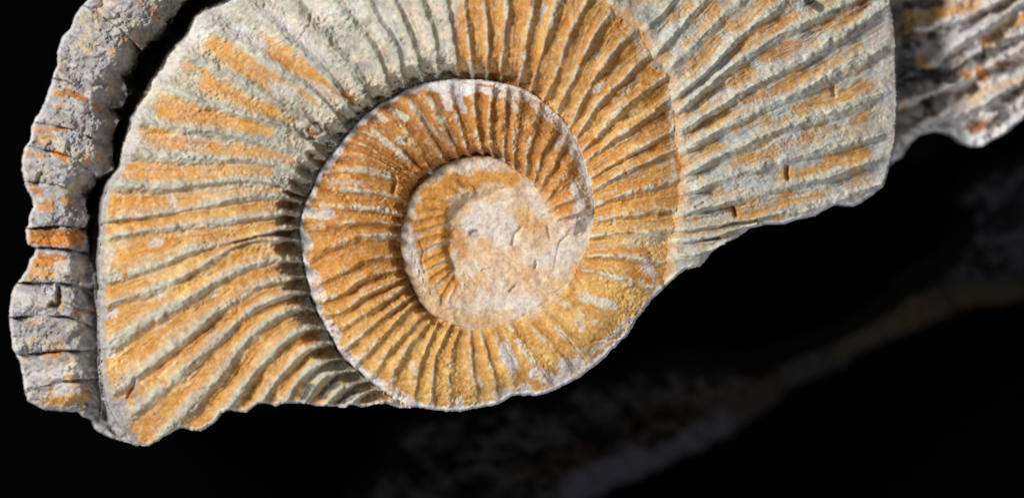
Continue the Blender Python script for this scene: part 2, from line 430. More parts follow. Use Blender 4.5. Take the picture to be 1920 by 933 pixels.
GROOVES = [  # cracks, nicks and broken corners
    ([(111, 540), (112, 556), (110, 574), (97, 571)], 26, 4.5), ([(116, 568), (150, 584), (180, 586)], 14, 5),
    ([(158, 541), (172, 560), (181, 578)], 14, 4), ([(78, 326), (68, 344)], 14, 5),
    ([(976, 428), (966, 440), (961, 458)], 6, 3.2), ([(1027, 424), (1031, 445)], 4, 2.5), ([(1004, 489), (1003, 500)], 6, 2.5),
    ([(966, 535), (958, 545)], 5, 2.5), ([(905, 507), (922, 503)], 3, 2), ([(885, 440), (895, 434)], 6, 4),
    ([(1373, 388), (1379, 406)], 18, 3.0), ([(1475, 311), (1478, 336)], 16, 3.0), ([(1560, 156), (1562, 180)], 10, 3),
    ([(1305, 388), (1320, 380)], 8, 2.5), ([(584, 30), (582, 46), (566, 66)], 5, 2.5), ([(787, 452), (793, 470), (789, 488), (796, 512)], 2.5, 2),
    ([(1112, 415), (1145, 405), (1150, 420), (1120, 433)], 3, 2), ([(1110, 640), (1165, 632)], 3, 2), ([(605, 243), (603, 249), (596, 253), (588, 253), (581, 249), (579, 243), (581, 237), (588, 233), (596, 233), (603, 237), (605, 243)], 9, 3.0), ([(632, 228), (634, 230)], 10, 5), ([(650, 232), (672, 214)], 9, 4),
    ([(700, 190), (716, 182)], 8, 3.5), ([(1053, 620), (1098, 672)], 2.5, 1.6),
    ([(568, 252), (575, 262), (590, 262)], 9, 4), ([(740, 335), (738, 360)], 10, 4), ([(761, 262), (763, 265)], 12, 3.2),
    ([(656, 632), (658, 634)], 7, 2.4), ([(1320, 450), (1345, 446)], 10, 4), ([(1240, 402), (1258, 402)], 6, 5),
    ([(240, 745), (252, 712)], 8, 4), ([(1065, 440), (1050, 455), (1040, 500)], 3, 2.5)]
for pts, dep, w in GROOVES:
    d = dist_poly(X, Y, pts, 30)
    Z -= dep * np.exp(-(d / w) ** 2)

# ---------------------------------------------------------------- pigment
PIG = dict(O=(0.61, 0.295, 0.062), P=(0.53, 0.205, 0.035), D=(0.31, 0.105, 0.018), W=(0.645, 0.605, 0.585), R=(0.76, 0.73, 0.72), G=(0.475, 0.45, 0.365),
           L=(0.36, 0.34, 0.34), K=(0.06, 0.058, 0.06), Y=(0.69, 0.425, 0.135), T=(0.65, 0.485, 0.335), C=(0.60, 0.565, 0.455), U=(0.20, 0.13, 0.10),
           B=(0.53, 0.53, 0.485))
PIG = {k: np.array(v, np.float32) for k, v in PIG.items()}
COL = np.zeros(X.shape + (3,), np.float32)


def mix(mask, key, sel=None):
    global COL
    m = np.clip(mask, 0, 1)
    if sel is not None:
        m = m * sel
    COL += (PIG[key] - COL) * m[..., None]


n_a = fbm(X0, Y0, 26, 4, 101, 0.6)
n_b = fbm(X0, Y0, 12, 3, 111, 0.6)
n_c = fbm(X0, Y0, 55, 4, 121)
n_d = fbm(X0, Y0, 6, 2, 131)
streak = np.clip(1 - phase * 2.6, 0, 1)

# core
COL[core] = PIG['T']
mix(sst(0.0, 0.6, n_c + 0.3 * n_b), 'W', core * 0.8)
mix(sst(0.15, 0.5, fbm(X0, Y0, 40, 3, 141)), 'O', core * 0.35)
# inner whorl
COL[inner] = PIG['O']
mix(sst(-0.2, 0.4, n_a + 0.2), 'P', inner * 0.75)
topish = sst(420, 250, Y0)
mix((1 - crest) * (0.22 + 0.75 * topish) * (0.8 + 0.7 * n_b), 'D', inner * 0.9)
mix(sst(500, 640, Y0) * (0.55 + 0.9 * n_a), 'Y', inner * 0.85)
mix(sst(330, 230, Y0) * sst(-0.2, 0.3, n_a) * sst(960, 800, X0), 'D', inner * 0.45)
mix(crest_n * sst(-0.15, 0.35, n_b + 0.25 * sst(560, 700, Y0) + 0.25 * sst(90, 40, d_core) * lee), 'C', inner * 0.75)
mix(sst(0.1, 0.45, n_a - 0.2 + 0.25 * sst(500, 640, Y0)), 'Y', inner * 0.7)
# middle whorl
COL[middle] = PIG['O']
right = sst(835, 858, X0 + 0.22 * (Y0 - 70))
mid_l = middle & (right < 0.5)
mix(sst(-0.1, 0.4, n_a), 'P', middle * (0.65 * right + 0.3 * (1 - right)))
mix(sst(0.05, 0.45, n_c + 0.3 * n_b + 0.45 * sst(360, 460, Y0) * right), 'Y', middle * 0.8)
low_left = sst(330, 375, Y0 + 10 * n_a)
crest_l = np.exp(-(phase / 0.23) ** 2)
mix(np.clip((1 - low_left) * (0.92 + 0.3 * n_b), 0, 1), 'G', mid_l)
mix(sst(0.0, 0.4, n_a) * (1 - low_left), 'W', mid_l * 0.75)
mix(crest_l * sst(-0.62, 0.0, n_a + 0.25 * n_b + 0.3 * sst(250, 420, X0)) * 0.95, 'G', mid_l)
mix(sst(70, 20, d_in_m) * (0.7 + n_b), 'G', mid_l * 0.85)
mix(crest_n * sst(-0.35, 0.15, n_b + 0.15), 'C', middle * right * 0.85)
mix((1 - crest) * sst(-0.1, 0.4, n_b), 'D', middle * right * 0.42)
mix(pale_top * (0.85 + 0.4 * n_b), 'G', middle)
mix(pale_top * sst(-0.15, 0.3, n_a) * sst(0.1, 0.3, phase), 'W', middle * 0.9)
mix(sst(40, 8, d_in_m) * sst(-0.2, 0.4, n_b) * sst(1020, 900, X0), 'G', middle * 0.8)
# outer whorl
COL[outer] = PIG['B']
mix(sst(-0.1, 0.5, n_a), 'G', outer * 0.8)
mix(crest * (0.7 + 0.5 * n_b), 'C', outer * 0.8)
mix((1 - crest) * sst(-0.25, 0.25, n_a + 0.3 * n_b), 'O', outer * 0.65)
mix(sst(58, 30, d_cr + 10 * n_a), 'W', outer * 0.8)
mix(sst(22, -4, d_s2r + 26 * n_a), 'O', outer * 0.75)
mix(sst(-0.15, 0.3, n_c + 0.4 * n_a) * sst(0.15, 0.3, phase), 'T', mid_l * (1 - low_left) * 0.55)
# strip
COL[strip] = PIG['L']
mix(sst(-0.05, 0.4, n_a), 'G', strip * 0.8)
mix(sst(0.15, 0.5, n_b), 'W', strip * 0.35)
mix(sst(0.28, 0.5, n_a * 0.6 + n_b * 0.6), 'P', strip * 0.7)
mix(sst(0.0, 0.4, fbm(X0, Y0, 18, 4, 191, 0.65)), 'U', strip * 0.45)
# cleft
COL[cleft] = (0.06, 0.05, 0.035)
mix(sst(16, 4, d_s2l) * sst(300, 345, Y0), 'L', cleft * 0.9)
# far whorl
COL[far] = PIG['W']
mix(sst(0.05, 0.3, n_a), 'T', far * 0.4)

# capsules of pigment, (x1, y1, x2, y2, radius, pigment, strength)
CAPS = [
    # middle whorl, upper left furrows
    (495, 90, 560, 124, 15, 'O', 1), (520, 110, 600, 142, 10, 'P', .9), (560, 125, 612, 150, 11, 'O', 1), (610, 152, 656, 188, 8, 'P', 1),
    (628, 172, 660, 192, 5, 'D', .9), (400, 84, 455, 112, 11, 'O', 1), (455, 118, 496, 150, 14, 'O', 1), (478, 125, 500, 148, 8, 'P', .6),
    (520, 149, 560, 166, 4, 'O', .8), (560, 170, 618, 203, 6, 'O', .8), (420, 62, 472, 96, 4, 'P', .8), (340, 92, 350, 100, 5, 'P', .6),
    (385, 160, 440, 180, 11, 'O', 1), (440, 180, 505, 209, 8, 'O', 1), (400, 165, 470, 192, 5, 'P', .7), (505, 209, 548, 224, 5, 'O', .7),
    (350, 124, 390, 134, 5, 'O', .7), (312, 202, 380, 216, 15, 'O', 1), (380, 218, 470, 234, 11, 'O', 1), (340, 212, 430, 228, 8, 'P', .5),
    (470, 235, 502, 246, 8, 'O', .8), (270, 240, 312, 246, 5, 'O', .7), (290, 256, 330, 266, 11, 'O', .9), (330, 270, 400, 283, 11, 'P', .7),
    (400, 280, 500, 284, 9, 'O', .9), (500, 285, 545, 300, 6, 'P', .6), (255, 322, 330, 328, 14, 'O', 1), (330, 328, 420, 322, 10, 'O', 1),
    (420, 322, 500, 318, 7, 'O', .8), (300, 325, 340, 325, 9, 'P', .5), (250, 222, 262, 208, 9, 'W', .9), (255, 260, 240, 300, 8, 'W', .9),
    (238, 310, 226, 336, 4, 'P', .6), (300, 155, 345, 90, 9, 'W', .8), (345, 90, 420, 20, 14, 'W', .8), (440, 60, 480, 85, 18, 'W', .8),
    (500, 30, 560, 65, 14, 'W', .8), (560, 75, 610, 115, 12, 'W', .8), (640, 20, 600, 20, 14, 'W', .7), (710, 20, 760, 110, 11, 'W', .8),
    (660, 130, 690, 130, 14, 'L', .6), (512, 160, 545, 172, 9, 'W', .8), (600, 190, 622, 205, 5, 'W', .6),
    (588, 243, 599, 244, 8, 'P', 1), (632, 230, 634, 226, 5, 'D', .8),
    (215, 378, 260, 372, 18, 'P', .35), (300, 452, 285, 458, 9, 'W', .7), (205, 470, 198, 500, 12, 'W', .7), (298, 552, 302, 553, 8, 'W', .8),
    (200, 590, 214, 586, 11, 'W', .8), (398, 552, 400, 552, 5, 'W', .6), (205, 660, 205, 640, 10, 'W', .7), (225, 760, 215, 790, 16, 'L', .9),
    (262, 762, 246, 700, 6, 'L', .6), (215, 800, 250, 825, 12, 'L', .9), (340, 655, 315, 675, 8, 'P', .6), (250, 735, 244, 738, 8, 'D', .7),
    (290, 812, 300, 795, 12, 'P', .5), (395, 748, 372, 780, 10, 'D', .35), (570, 637, 590, 637, 9, 'P', .9), (318, 371, 326, 380, 8, 'W', .7),
    (566, 742, 582, 728, 10, 'K', 1), (604, 738, 630, 716, 9, 'K', .95), (640, 754, 656, 738, 10, 'K', .9), (660, 722, 700, 722, 9, 'L', .4),
    (580, 700, 640, 700, 14, 'G', .8), (600, 690, 650, 690, 12, 'W', .4), (672, 740, 690, 728, 6, 'O', .7), (715, 752, 725, 742, 5, 'P', .7),
    (470, 700, 520, 640, 6, 'O', .5), (420, 520, 460, 490, 5, 'P', .4),
    # inner whorl
    (815, 158, 880, 166, 13, 'W', 1), (828, 160, 842, 200, 9, 'W', .9), (858, 178, 868, 206, 8, 'W', .9), (890, 165, 985, 185, 9, 'W', .9),
    (955, 185, 968, 205, 6, 'W', .8), (1000, 195, 1060, 245, 8, 'W', .8), (1070, 260, 1100, 340, 9, 'W', .85), (1048, 275, 1054, 262, 8, 'W', .7),
    (1082, 350, 1092, 392, 15, 'T', 1), (1080, 352, 1088, 380, 13, 'W', .7), (1095, 400, 1100, 430, 10, 'W', .9), (1062, 430, 1085, 440, 9, 'W', .8),
    (585, 398, 618, 402, 10, 'W', .95), (572, 440, 580, 458, 8, 'W', .9), (588, 515, 596, 525, 9, 'W', .9), (598, 545, 606, 558, 9, 'W', .9),
    (618, 610, 632, 628, 11, 'W', .95), (652, 660, 668, 678, 9, 'W', .9), (690, 700, 720, 722, 8, 'W', .9), (745, 178, 800, 160, 5, 'W', .7),
    (660, 245, 690, 218, 8, 'W', .8), (612, 320, 640, 278, 5, 'W', .8), (598, 330, 585, 352, 8, 'W', .8),
    (742, 212, 760, 222, 7, 'C', .9), (714, 218, 720, 224, 6, 'C', .8), (766, 190, 830, 262, 3.5, 'C', .8), (806, 184, 856, 268, 3.5, 'C', .7),
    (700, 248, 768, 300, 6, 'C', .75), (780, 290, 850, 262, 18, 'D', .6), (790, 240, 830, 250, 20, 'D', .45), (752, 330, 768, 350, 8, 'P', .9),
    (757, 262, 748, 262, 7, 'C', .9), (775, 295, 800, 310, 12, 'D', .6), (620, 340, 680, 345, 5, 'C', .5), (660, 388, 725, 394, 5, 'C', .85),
    (640, 356, 690, 360, 5, 'C', .7), (680, 318, 728, 330, 6, 'G', .7), (640, 320, 680, 318, 5, 'C', .5), (700, 445, 728, 440, 6, 'C', .6),
    (942, 660, 964, 690, 9, 'W', 1), (972, 640, 985, 660, 6, 'W', .8), (948, 645, 962, 675, 8, 'W', .9), (888, 690, 902, 720, 5, 'W', .5),
    (1000, 700, 1046, 712, 11, 'W', .9), (1045, 712, 1062, 705, 9, 'W', .8), (985, 728, 960, 735, 10, 'W', .8), (930, 740, 945, 735, 8, 'W', .7),
    (1060, 690, 1085, 680, 14, 'W', .8), (1110, 660, 1180, 600, 6, 'W', .8), (1092, 556, 1150, 572, 8, 'C', .9), (1060, 545, 1040, 575, 8, 'Y', .7),
    (1035, 590, 1070, 610, 12, 'Y', .8), (1085, 600, 1090, 615, 7, 'W', .5), (770, 690, 772, 715, 8, 'Y', .8), (770, 680, 778, 700, 6, 'C', .5),
    (858, 760, 862, 750, 7, 'W', .9), (780, 760, 840, 768, 6, 'W', .9), (740, 728, 780, 755, 5, 'W', .8), (1100, 690, 1180, 628, 6, 'W', .9),
    (860, 768, 940, 755, 5, 'W', .9),
    # middle whorl, right
    (1012, 25, 1020, 15, 6, 'W', .9), (1118, 168, 1126, 160, 7, 'W', .9), (1118, 105, 1122, 102, 5, 'W', .6), (1150, 25, 1140, 40, 6, 'C', .7),
    (1246, 225, 1250, 250, 10, 'D', .35), (1200, 230, 1262, 215, 10, 'D', .35), (1200, 125, 1240, 135, 10, 'P', .4), (1190, 150, 1170, 175, 6, 'L', .45),
    (1262, 330, 1230, 345, 9, 'D', .3), (1145, 340, 1215, 318, 3, 'L', .7), (1213, 500, 1222, 512, 12, 'W', .8), (1180, 455, 1240, 445, 12, 'C', .5),
    (1242, 402, 1256, 398, 5, 'D', .7), (1240, 460, 1252, 462, 6, 'P', .7), (1215, 522, 1224, 530, 7, 'P', .8), (1095, 470, 1092, 450, 6, 'O', .8),
    (1146, 408, 1152, 418, 5, 'W', .9), (1100, 540, 1190, 560, 6, 'Y', .6), (862, 30, 868, 100, 7, 'P', .4),
    (1190, 60, 1205, 95, 6, 'W', .8), (1226, 118, 1250, 130, 7, 'L', .7), (1258, 160, 1262, 330, 4, 'W', .7), (1250, 190, 1266, 215, 6, 'L', .5),
    # outer whorl
    (1263, 36, 1291, 13, 7, 'O', .7), (1291, 85, 1348, 26, 8, 'O', .8), (1291, 134, 1343, 77, 9, 'O', .8), (1384, 46, 1446, 8, 11, 'O', .85),
    (1389, 87, 1484, 39, 11, 'O', .9), (1430, 60, 1475, 45, 7, 'P', .7), (1430, 108, 1492, 87, 8, 'P', .8), (1356, 154, 1405, 134, 7, 'O', .8),
    (1549, 39, 1600, 33, 9, 'O', .9), (1405, 185, 1479, 160, 8, 'P', .7), (1482, 152, 1574, 116, 9, 'O', .9), (1500, 142, 1535, 128, 6, 'P', .7),
    (1322, 206, 1348, 193, 6, 'P', .7), (1497, 206, 1556, 182, 9, 'O', .85), (1567, 193, 1622, 170, 12, 'O', .9), (1605, 165, 1615, 155, 6, 'P', .6),
    (1312, 237, 1405, 219, 7, 'O', .8), (1330, 280, 1358, 272, 5, 'O', .8), (1600, 228, 1631, 215, 6, 'P', .8), (1384, 303, 1446, 293, 8, 'O', .8),
    (1430, 292, 1480, 270, 6, 'P', .5), (1479, 328, 1543, 320, 8, 'O', .85), (1549, 310, 1626, 288, 9, 'O', .85), (1384, 403, 1528, 374, 9, 'O', .95),
    (1451, 408, 1523, 395, 5, 'O', .8), (1460, 368, 1510, 362, 4, 'P', .6), (1600, 323, 1612, 300, 6, 'O', .7), (1515, 4, 1538, 16, 8, 'K', .9),
    (1568, 20, 1590, 4, 8, 'K', .9), (1594, 62, 1606, 50, 6, 'K', .8), (1615, 52, 1622, 48, 4, 'K', .6), (1592, 22, 1622, 6, 10, 'D', .9),
    (1585, 35, 1625, 40, 8, 'P', .5), (1662, 2, 1658, 0, 5, 'K', .7), (1290, 40, 1256, 60, 9, 'W', .8), (1200, 20, 1225, 40, 16, 'L', .7),
    (1280, 424, 1283, 426, 5, 'O', .7), (1260, 470, 1320, 485, 8, 'C', .5), (1550, 380, 1640, 350, 12, 'W', .9), (1260, 520, 1320, 490, 7, 'W', .8),
    (1350, 455, 1440, 418, 6, 'W', .8), (1470, 416, 1560, 388, 5, 'W', .8), (1640, 220, 1655, 330, 12, 'B', .7), (1320, 395, 1370, 420, 16, 'G', .8),
    # strip
    (105, 172, 118, 180, 4, 'P', .9), (122, 172, 160, 190, 6, 'D', .9), (176, 200, 188, 206, 5, 'P', .8), (60, 243, 125, 243, 5, 'P', .6),
    (80, 262, 90, 258, 9, 'O', .6), (100, 285, 124, 295, 6, 'P', .9), (70, 290, 85, 298, 6, 'O', .6), (60, 352, 75, 360, 7, 'P', .8),
    (82, 388, 95, 385, 10, 'P', .8), (120, 372, 135, 378, 7, 'P', .7), (56, 446, 140, 446, 15, 'P', 1), (62, 438, 138, 436, 7, 'D', .8),
    (66, 486, 110, 490, 12, 'P', 1), (75, 478, 118, 484, 7, 'D', .7), (54, 524, 58, 520, 6, 'Y', .8), (60, 510, 95, 512, 9, 'O', .8),
    (85, 665, 118, 658, 6, 'P', .8), (120, 640, 105, 645, 5, 'P', .5), (100, 752, 160, 745, 9, 'O', .8), (130, 720, 170, 730, 6, 'P', .4),
    (190, 14, 205, 10, 10, 'T', .6), (150, 85, 170, 97, 6, 'T', .5), (285, 18, 290, 25, 7, 'D', .8), (226, 70, 232, 76, 5, 'D', .9),
    (225, 40, 245, 60, 18, 'G', .7), (60, 700, 140, 690, 12, 'W', .7), (105, 735, 130, 725, 10, 'W', .6), (40, 560, 90, 560, 14, 'W', .4),
    (110, 500, 150, 500, 12, 'W', .6), (150, 640, 180, 700, 10, 'B', .5), (165, 780, 200, 800, 9, 'L', .8),
    # far whorl
    (1690, 20, 1700, 160, 20, 'K', .55), (1700, 32, 1716, 40, 9, 'Y', .7), (1730, 42, 1748, 48, 9, 'T', .9), (1690, 55, 1696, 60, 7, 'P', .5), (1760, 25, 1830, 8, 10, 'O', .8), (1700, 10, 1760, 5, 9, 'K', .8),
    (1700, 80, 1720, 76, 10, 'K', .9), (1715, 70, 1745, 68, 9, 'U', .9), (1760, 150, 1790, 146, 10, 'K', .9), (1800, 60, 1850, 28, 5, 'K', .8), (1790, 190, 1800, 180, 6, 'U', .8), (1700, 215, 1720, 222, 6, 'K', .7), (1740, 236, 1800, 255, 9, 'R', 1), (1800, 262, 1850, 268, 10, 'R', 1), (1850, 264, 1925, 212, 11, 'R', 1), (1780, 100, 1860, 50, 8, 'R', 1), (1860, 50, 1925, 8, 7, 'R', 1), (1738, 190, 1746, 208, 11, 'U', 1), (1815, 238, 1835, 232, 10, 'U', .9), (1845, 190, 1860, 180, 6, 'R', 1), (1770, 200, 1810, 205, 12, 'W', 1), (1735, 68, 1764, 54, 7, 'U', .95), (1695, 92, 1725, 84, 6, 'K', .8), (1728, 108, 1742, 128, 8, 'Y', .7),
    (1768, 104, 1800, 80, 12, 'W', 1), (1800, 80, 1860, 45, 13, 'W', 1), (1860, 45, 1930, 2, 11, 'W', 1), (1830, 40, 1930, -15, 4, 'L', .7),
    (1850, 78, 1925, 32, 5, 'O', .8), (1700, 138, 1785, 142, 12, 'K', .85), (1785, 142, 1835, 112, 11, 'K', .75), (1835, 112, 1925, 66, 9, 'K', .8),
    (1880, 62, 1895, 56, 5, 'W', .7), (1808, 138, 1811, 140, 6, 'P', 1), (1840, 138, 1844, 142, 6, 'P', .9), (1876, 122, 1890, 118, 6, 'D', .9),
    (1820, 180, 1920, 150, 8, 'T', .8), (1748, 185, 1738, 212, 8, 'U', .95), (1725, 225, 1740, 214, 5, 'U', .8), (1690, 190, 1702, 210, 10, 'T', .8),
    (1820, 172, 1828, 165, 5, 'U', .7), (1822, 248, 1850, 232, 7, 'D', .7), (1850, 238, 1885, 205, 5, 'U', .8), (1880, 190, 1925, 165, 7, 'U', .85),
    (1695, 240, 1712, 232, 9, 'L', .8), (1775, 215, 1800, 225, 16, 'W', .9), (1850, 200, 1870, 205, 12, 'W', .8), (1905, 210, 1915, 195, 12, 'W', .9),
    # core
    (842, 336, 890, 343, 11, 'O', 1), (860, 345, 885, 352, 7, 'P', .8), (897, 331, 962, 334, 11, 'O', .95), (888, 316, 896, 334, 4, 'O', .8),
    (805, 365, 845, 350, 15, 'O', 1), (792, 395, 830, 385, 14, 'O', 1), (785, 425, 828, 410, 13, 'O', 1), (792, 455, 832, 435, 12, 'O', 1),
    (802, 490, 835, 470, 13, 'O', 1), (812, 520, 842, 500, 12, 'O', 1), (830, 550, 850, 530, 9, 'O', .9), (838, 525, 848, 515, 5, 'P', .7),
    (852, 440, 870, 470, 13, 'P', .6), (762, 430, 768, 480, 11, 'W', 1), (770, 480, 790, 525, 8, 'W', 1), (772, 520, 800, 570, 9, 'T', .8),
    (905, 400, 945, 425, 24, 'W', .95), (880, 420, 900, 440, 14, 'W', .9), (885, 438, 893, 440, 6, 'L', .7), (985, 410, 1000, 420, 18, 'O', .45),
    (900, 470, 960, 500, 22, 'T', .9), (905, 455, 915, 465, 9, 'O', .4), (922, 568, 1005, 566, 13, 'W', .95), (1018, 490, 1044, 475, 14, 'W', .8),
    (1050, 510, 1085, 450, 16, 'W', .7), (990, 350, 1015, 400, 12, 'W', .85), (850, 315, 940, 305, 8, 'W', .8), (840, 590, 940, 602, 8, 'T', .9),
    (880, 600, 930, 604, 6, 'O', .35), (842, 568, 900, 584, 7, 'W', .6), (800, 330, 825, 318, 6, 'W', .7), (855, 470, 850, 510, 5, 'W', .7)]
nwarp = 4.6 * fbm(X0, Y0, 19, 4, 151, 0.7)
furrowed = (middle & (X0 < 860)) | outer
nw3 = 9 * fbm(X0, Y0, 46, 3, 157)
nw2 = fbm(X0, Y0, 9, 3, 153, 0.7)
for x1, y1, x2, y2, r, key, st in CAPS:
    wide = key in 'OPY' and x1 > 200 and r < 17 and (x1 > 1260 or x1 < 560)
    d = dist_poly(X, Y, [(x1, y1), (x2, y2 + 0.01)], r * 1.6 + 20)
    if wide:
        d = d / 1.35 + 0.5 * nw3
    soft = max(2.5, r * 0.4)
    if x1 > 1685:
        st = min(1.0, st * 1.1)
        d = d + 0.55 * nw3 + 4 * nw2
        soft = soft + 2
    m = sst(soft * 0.6, -soft * 0.6, d + nwarp * (0.6 + r * 0.07) - r) * st * np.clip(1.12 + 0.6 * nw2, 0, 1) * (d < 1e8)
    if key in 'OPY' and x1 > 200 and r < 17:
        m = m * np.where(furrowed, sst(0.10, 0.22, phase + 0.08 * nw2), 1)
    if key in 'OP' and wide:
        halo = sst(9, -6, d + 1.3 * nwarp - 1.25 * r) * (d < 1e8) * st * sst(0.05, 0.2, phase + 0.1 * nw2) * np.clip(0.6 + 0.9 * nw2, 0, 1)
        mix(halo * 0.65, 'Y' if key == 'O' else 'T')
        m = m * np.clip(0.85 + 0.9 * n_b, 0.15, 1)
    if key == 'W' and r < 13:
        m = m * np.clip(0.85 + 0.8 * nw2, 0.1, 0.95)
    if np.any(m > 0):
        mix(m, key)
# ribs keep their pale crust over the orange where the photograph shows it
mix(np.exp(-(phase / 0.13) ** 2) * sst(-0.4, 0.1, n_b + 0.1), 'C', outer * 0.75)
mix(np.exp(-(phase / 0.13) ** 2) * sst(-0.4, 0.1, n_b), 'G', mid_l * 0.75)
# pale rim of the inner whorl, notched between the ribs
rim = sst(3, -3, d_out_i - (5 + 8 * (1 - crest) * (0.6 + 0.8 * n_a) + 2 * n_b))
mix(rim, 'R', inner * sst(-2.0, 0.2, n_a + 1.2) * 0.95)
mix(sst(8, 2, d_s1 + 2 * n_b), 'R', inner * 0.85)
mix(sst(55, 10, np.hypot((X0 - 1082) * 0.9, Y0 - 440) + 26 * n_a), 'W', (inner | core) * 0.9)
mix(sst(16, 2, d_core + 9 * n_b) * sst(330, 380, Y0) * sst(960, 1000, X0), 'T', inner * 0.8)
# pale broken edge
mix(sst(9, 2, (d_outline + 3 * n_b) * (1 - 0.35 * sst(700, 760, X0))), 'R', solid * 0.9)
mix(sst(14, 4, d_s2l + 4 * n_b), 'W', middle * 0.8)
mix(sst(300, 350, Y0) * sst(13, 7, d_s2l + 2 * n_b), 'L', middle * 0.7)
for reg_, am in ((middle, .4), (inner, .18), (outer, .5)):
    mix(sst(0.15, 0.6, lay + 0.3 * n_b), 'C', reg_ * am)
    mix(sst(-0.2, -0.6, lay + 0.3 * n_b), 'P', reg_ * am * 0.7 * sst(0.5, 0.75, 1 - COL[..., 2] / (COL[..., 0] + 1e-3)))
# dusting of pale grains and darker flecks
mix(sst(0.35, 0.6, n_d), 'C', solid * 0.28)
mix(sst(0.45, 0.7, fbm(X0, Y0, 7, 2, 161)), 'D', (inner | (middle & (right > 0.5))) * 0.4)
mix(sst(0.5, 0.75, fbm(X0, Y0, 8, 2, 171)), 'K', (outer | strip | mid_l) * 0.3)
n_e = vnoise(X0 / 3.1, Y0 / 3.1, 181)
COL *= (1 + 0.16 * n_b + 0.16 * n_d + 0.10 * n_c + 0.10 * n_e)[..., None]
COL[core] *= np.array([1.04, 0.97, 0.87], np.float32)
COL *= 1 + np.stack([0.02 * n_a, -0.03 * n_a + 0.05 * n_b, -0.14 * n_a - 0.06 * n_d], -1)
COL = np.clip(COL, 0.01, 0.85)

# grain
sat_ = sst(0.45, 0.8, 1 - COL[..., 2] / (COL[..., 0] + 1e-3))
sandy = (1 - 0.4 * sat_) * np.where(REG == 0, 0.28, np.where(REG == 1, 0.8, np.where(REG == 3, 0.45, np.where(REG == 6, 0.9, np.where(REG == 5, 1.5, np.where(REG == 4, 1.35, 0.8))))))
g_mid = fbm(X0, Y0, 11, 3, 81, 0.7)
g_fine = vnoise(X0 / 3.6, Y0 / 3.6, 91) * 0.6 + vnoise(X0 / 2.3 + 7, Y0 / 2.3, 92) * 0.5
rough_wall = np.where(middle, sst(70, 6, d_in_m) * lee * (1.8 + 1.8 * sst(420, 300, Y0) * sst(900, 800, X0)), 0) + np.where(inner, sst(28, 6, d_core) * lee * 1.6, 0)
pits = np.clip(-fbm(X0, Y0, 9, 2, 95) - 0.36, 0, 1) * 9
crust = 1 - 2 * np.abs(fbm(X0, Y0, 9, 3, 85, 0.65))
softg = fbm(X0, Y0, 50, 3, 87)
pale_ = sst(0.36, 0.48, COL[..., 2])
sandy = sandy * (0.55 + 0.9 * sst(-0.35, 0.35, softg)) * (1 - 0.45 * pale_)
Z += sandy * (1.9 * g_mid + 0.85 * g_fine) + sandy * (1.3 + 1.2 * softg) * (crust - 0.5) * 1.5 + rough_wall * (3.2 * g_mid + 1.2 * g_fine) - 0.35 * pits * sandy
Z -= 9 * sst(6, 0, d_outline) ** 1.5 * solid
Z += 1.5 * f2

# ---------------------------------------------------------------- grid to meshes
PX = (X0 - CX) * (DIST - Z) / DIST * S
PY = -(Y0 - CY) * (DIST - Z) / DIST * S
PZ = Z * S
P = np.stack([PX, PY, PZ], -1).astype(np.float32)
du = np.gradient(P, axis=1)
dv = np.gradient(P, axis=0)
N = np.cross(dv, du)
N = -N * np.sign(-N[..., 2:3])
N = np.where(N[..., 2:3] < 0, -N, N)
N /= np.linalg.norm(N, axis=-1, keepdims=True) + 1e-20
ny, nx = X0.shape
Pf = P.reshape(-1, 3)
Nf = N.reshape(-1, 3)
Cf = COL.reshape(-1, 3)
ii, jj = np.meshgrid(np.arange(ny - 1), np.arange(nx - 1), indexing='ij')
v00 = ii * nx + jj
quads = np.stack([v00, v00 + nx, v00 + nx + 1, v00 + 1], -1)
q_solid = (solid[:-1, :-1] & solid[1:, :-1] & solid[:-1, 1:] & solid[1:, 1:])
q_reg = REG[:-1, :-1]
q_rib = np.where((phase[:-1, :-1] < 0.24) & (r1[:-1, :-1] < 40), rib_id[:-1, :-1], -1)
q_rib = np.where((q_reg == 0) & ((r1[:-1, :-1] > 4.5) | (drop[:-1, :-1] > 0.4) | (d_core[:-1, :-1] < 16)), -1, q_rib)
q_rib = np.where((q_reg == 4) | (q_reg == 5), -1, q_rib)


